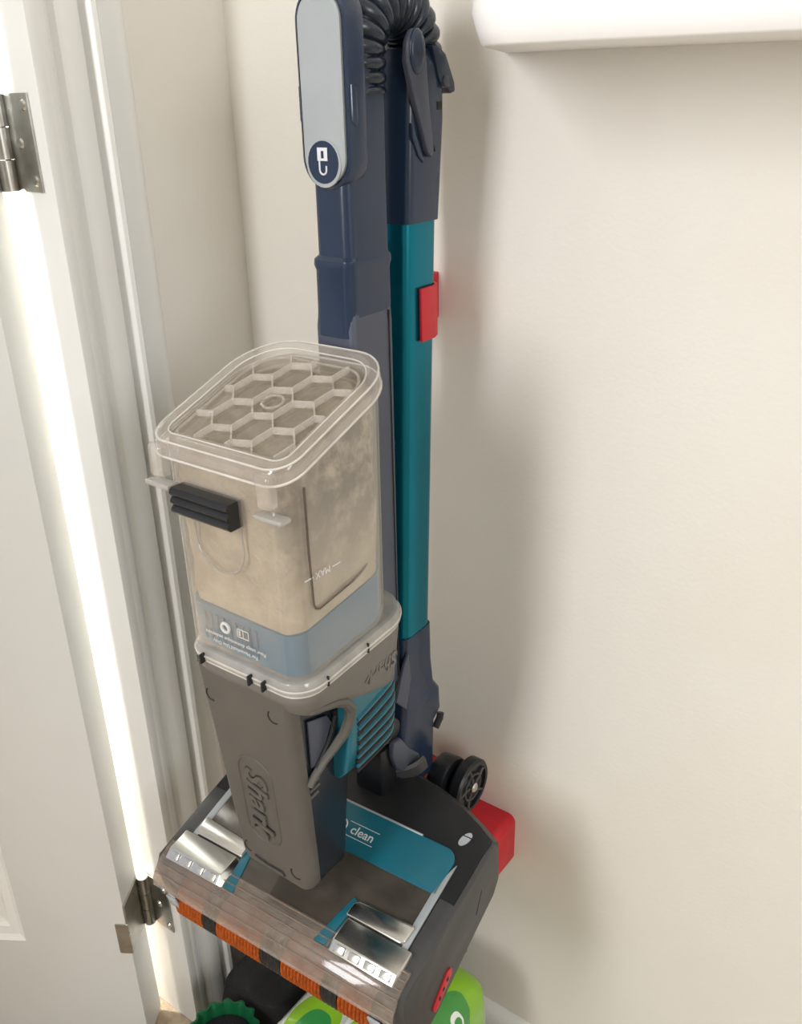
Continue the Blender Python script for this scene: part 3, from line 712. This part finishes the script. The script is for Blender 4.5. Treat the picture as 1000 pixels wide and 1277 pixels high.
# ------------------------------------------------------------------ red wall mounts
pcl = thing('pole_clip', (XC, .6, .84), 'red plastic clip holding the teal pole of the vacuum', 'clip')
bm = NB(); zc_ = .84; yc = pc(zc_)
o_ = rrect(-.0215, .0215, yc - .0185, yc + .0235, .0105, 5)
i_ = rrect(-.0186, .0186, yc - .0205, yc + .0203, .0088, 5)
# C-section: right arm, back, left arm
def C_sec():
    out = [(.0217, yc - .006), (.0217, yc + .011), (.0185, yc + .0195), (.011, yc + .0242), (-.011, yc + .0242), (-.0185, yc + .0195), (-.0217, yc + .011), (-.0217, yc - .006)]
    inn = [(-.0190, yc - .006), (-.0190, yc + .0110), (-.0172, yc + .0178), (-.010, yc + .0212), (.010, yc + .0212), (.0172, yc + .0178), (.0190, yc + .0110), (.0190, yc - .006)]
    return out + inn
loft(bm, [[(XC + x, y, z) for x, y in C_sec()] for z in (.8215, .8615)]); finish('clip_band', bm, m_red, pcl, bev=.0006, angle=40)
bm = NB(); box(bm, XC - .036, XC - .017, yc + .015, WY, .82, .858); finish('clip_stem', bm, m_red, pcl, bev=.001)
lbr = thing('wall_bracket', (XC, .62, .27), 'red plastic bracket on the wall behind the floor head of the vacuum', 'bracket')
bm = NB(); loft(bm, [[(x, y, z) for x, z in rrect(XC - .074, XC + .074, .2660, .3225, (.009, .009, .003, .003), 5)] for y in (.598, WY)]); finish('bracket_block', bm, m_red, lbr, bev=.001)
bm = NB(); box(bm, XC - .024, XC + .024, .600, .632, .322, .362); finish('bracket_rest', bm, m_red, lbr, bev=.002)

# ------------------------------------------------------------------ things standing on the floor in the corner
def film_material():
    m = mat('green_white_packet', '#d8dcd2', .3, col2='#c8cdc0', scale=30, bump=.5, bscale=45, coat=.3); nt = m.node_tree
    b = nt.nodes['Principled BSDF']; tc = nt.nodes['Texture Coordinate']
    geo = nt.nodes.new('ShaderNodeNewGeometry'); sep = nt.nodes.new('ShaderNodeSeparateXYZ'); nt.links.new(geo.outputs['Position'], sep.inputs[0])
    prev = b.inputs['Base Color'].links[0].from_socket
    def mth(op, a, c=None):
        n = nt.nodes.new('ShaderNodeMath'); n.operation = op
        for i, q in enumerate((a, c)):
            if q is None: continue
            if isinstance(q, (int, float)): n.inputs[i].default_value = q
            else: nt.links.new(q, n.inputs[i])
        return n.outputs[0]
    for cx, cy, rx, ry, col in PRINTS:
        ex = mth('DIVIDE', mth('SUBTRACT', sep.outputs[0], cx), rx); ey = mth('DIVIDE', mth('SUBTRACT', sep.outputs[1], cy), ry)
        d_ = mth('ADD', mth('POWER', mth('ABSOLUTE', ex), 2.6), mth('POWER', mth('ABSOLUTE', ey), 2.6)); ins = mth('LESS_THAN', d_, 1.0)
        mx = nt.nodes.new('ShaderNodeMix'); mx.data_type = 'RGBA'; nt.links.new(ins, mx.inputs[0]); nt.links.new(prev, mx.inputs[6]); mx.inputs[7].default_value = lin(col)
        prev = mx.outputs[2]
    nt.links.new(prev, b.inputs['Base Color'])
    return m
PRINTS = [(-.444, .420, .026, .042, '#86b81e'), (-.440, .407, .018, .038, '#2c8a42'), (-.385, .445, .027, .046, '#86b81e'), (-.380, .43, .018, .040, '#2c8a42'),
          (-.350, .505, .034, .070, '#86bd26'), (-.340, .512, .017, .030, '#3f8f3a'), (-.364, .490, .012, .030, '#a3cf3a'), (-.332, .520, .007, .008, '#e8ece6'), (-.3315, .5205, .0035, .0050, '#3f8f3a')]
pk = thing('refill_packet', (-.39, .50, 0), 'green and white plastic packet on the floor below the floor head', 'packet')
bm = NB()
rings = []
for z, g in ((.0, -.012), (.012, -.002), (.06, .002), (.12, .0), (.150, -.004), (.163, -.014), (.1665, -.03)):
    P = rrect(-.484 - g, -.328 + g, .398 - g, .580 + g, .02, 7)
    rings.append([(x + noise.noise(Vector((x, y, z)) * 40) * .003, y + noise.noise(Vector((x, y, z)) * 40 + Vector((5, 5, 5))) * .003, z) for x, y in P])
loft(bm, rings)
m_film = film_material()
finish('packet_body', bm, m_film, pk, angle=60)
bm = NB(); tube(bm, [(-.4145, .412, .163), (-.4145, .44, .1675), (-.4135, .48, .168), (-.4130, .53, .167)], .0035, 8); finish('packet_seam', bm, mat('pale_film', '#cdd6c4', .3), pk, label='pale folded seam')
bm = text_bm('FOR', .014, .0002); finish('printed_writing', bm, mat('grey_green_print', '#5a6a5c', .6), pk, T=frame((-.468, .465, .1672), (.25, 1, 0), (-1, .25, 0)))
bm = NB()
loft(bm, [[(x + noise.noise(Vector((x, y, z)) * 12) * .004, y, z) for x, y in rrect(x0, x1, y0, y1, r, 5)] for z, x0, x1, y0, y1, r in ((0, -.640, -.490, .45, .622, .03), (.06, -.622, -.489, .452, .624, .03), (.12, -.572, -.489, .440, .618, .025), (.150, -.535, -.490, .425, .610, .015), (.161, -.522, -.494, .415, .600, .010), (.165, -.514, -.500, .420, .59, .006))])
bag = finish('tote_bag', bm, m_bag, angle=60)
bag['label'] = 'black fabric bag standing in the corner beside the green packet'; bag['category'] = 'bag'
tub = thing('green_tub', (-.545, .405, 0), 'dark green scalloped plastic tub on the floor by the door casing', 'tub')
bm = NB()
def scal(r, z, k=0): return [(-.548 + (r + k * .0022 * math.cos(t * 14)) * math.cos(t), .4005 + (r + k * .0022 * math.cos(t * 14)) * math.sin(t), z) for t in [2 * math.pi * i / 112 for i in range(112)]]
loft(bm, [scal(.030, 0), scal(.033, .07), scal(.036, .098, 1), scal(.0365, .102, 1), scal(.034, .102, 1), scal(.031, .094), scal(.027, .012)]); finish('tub_body', bm, m_green, tub, angle=40)
bm = NB(); cyl(bm, (-.548, .4005, .06), (-.548, .4005, .088), .0295, n=28); finish('tub_contents', bm, m_bag, tub)
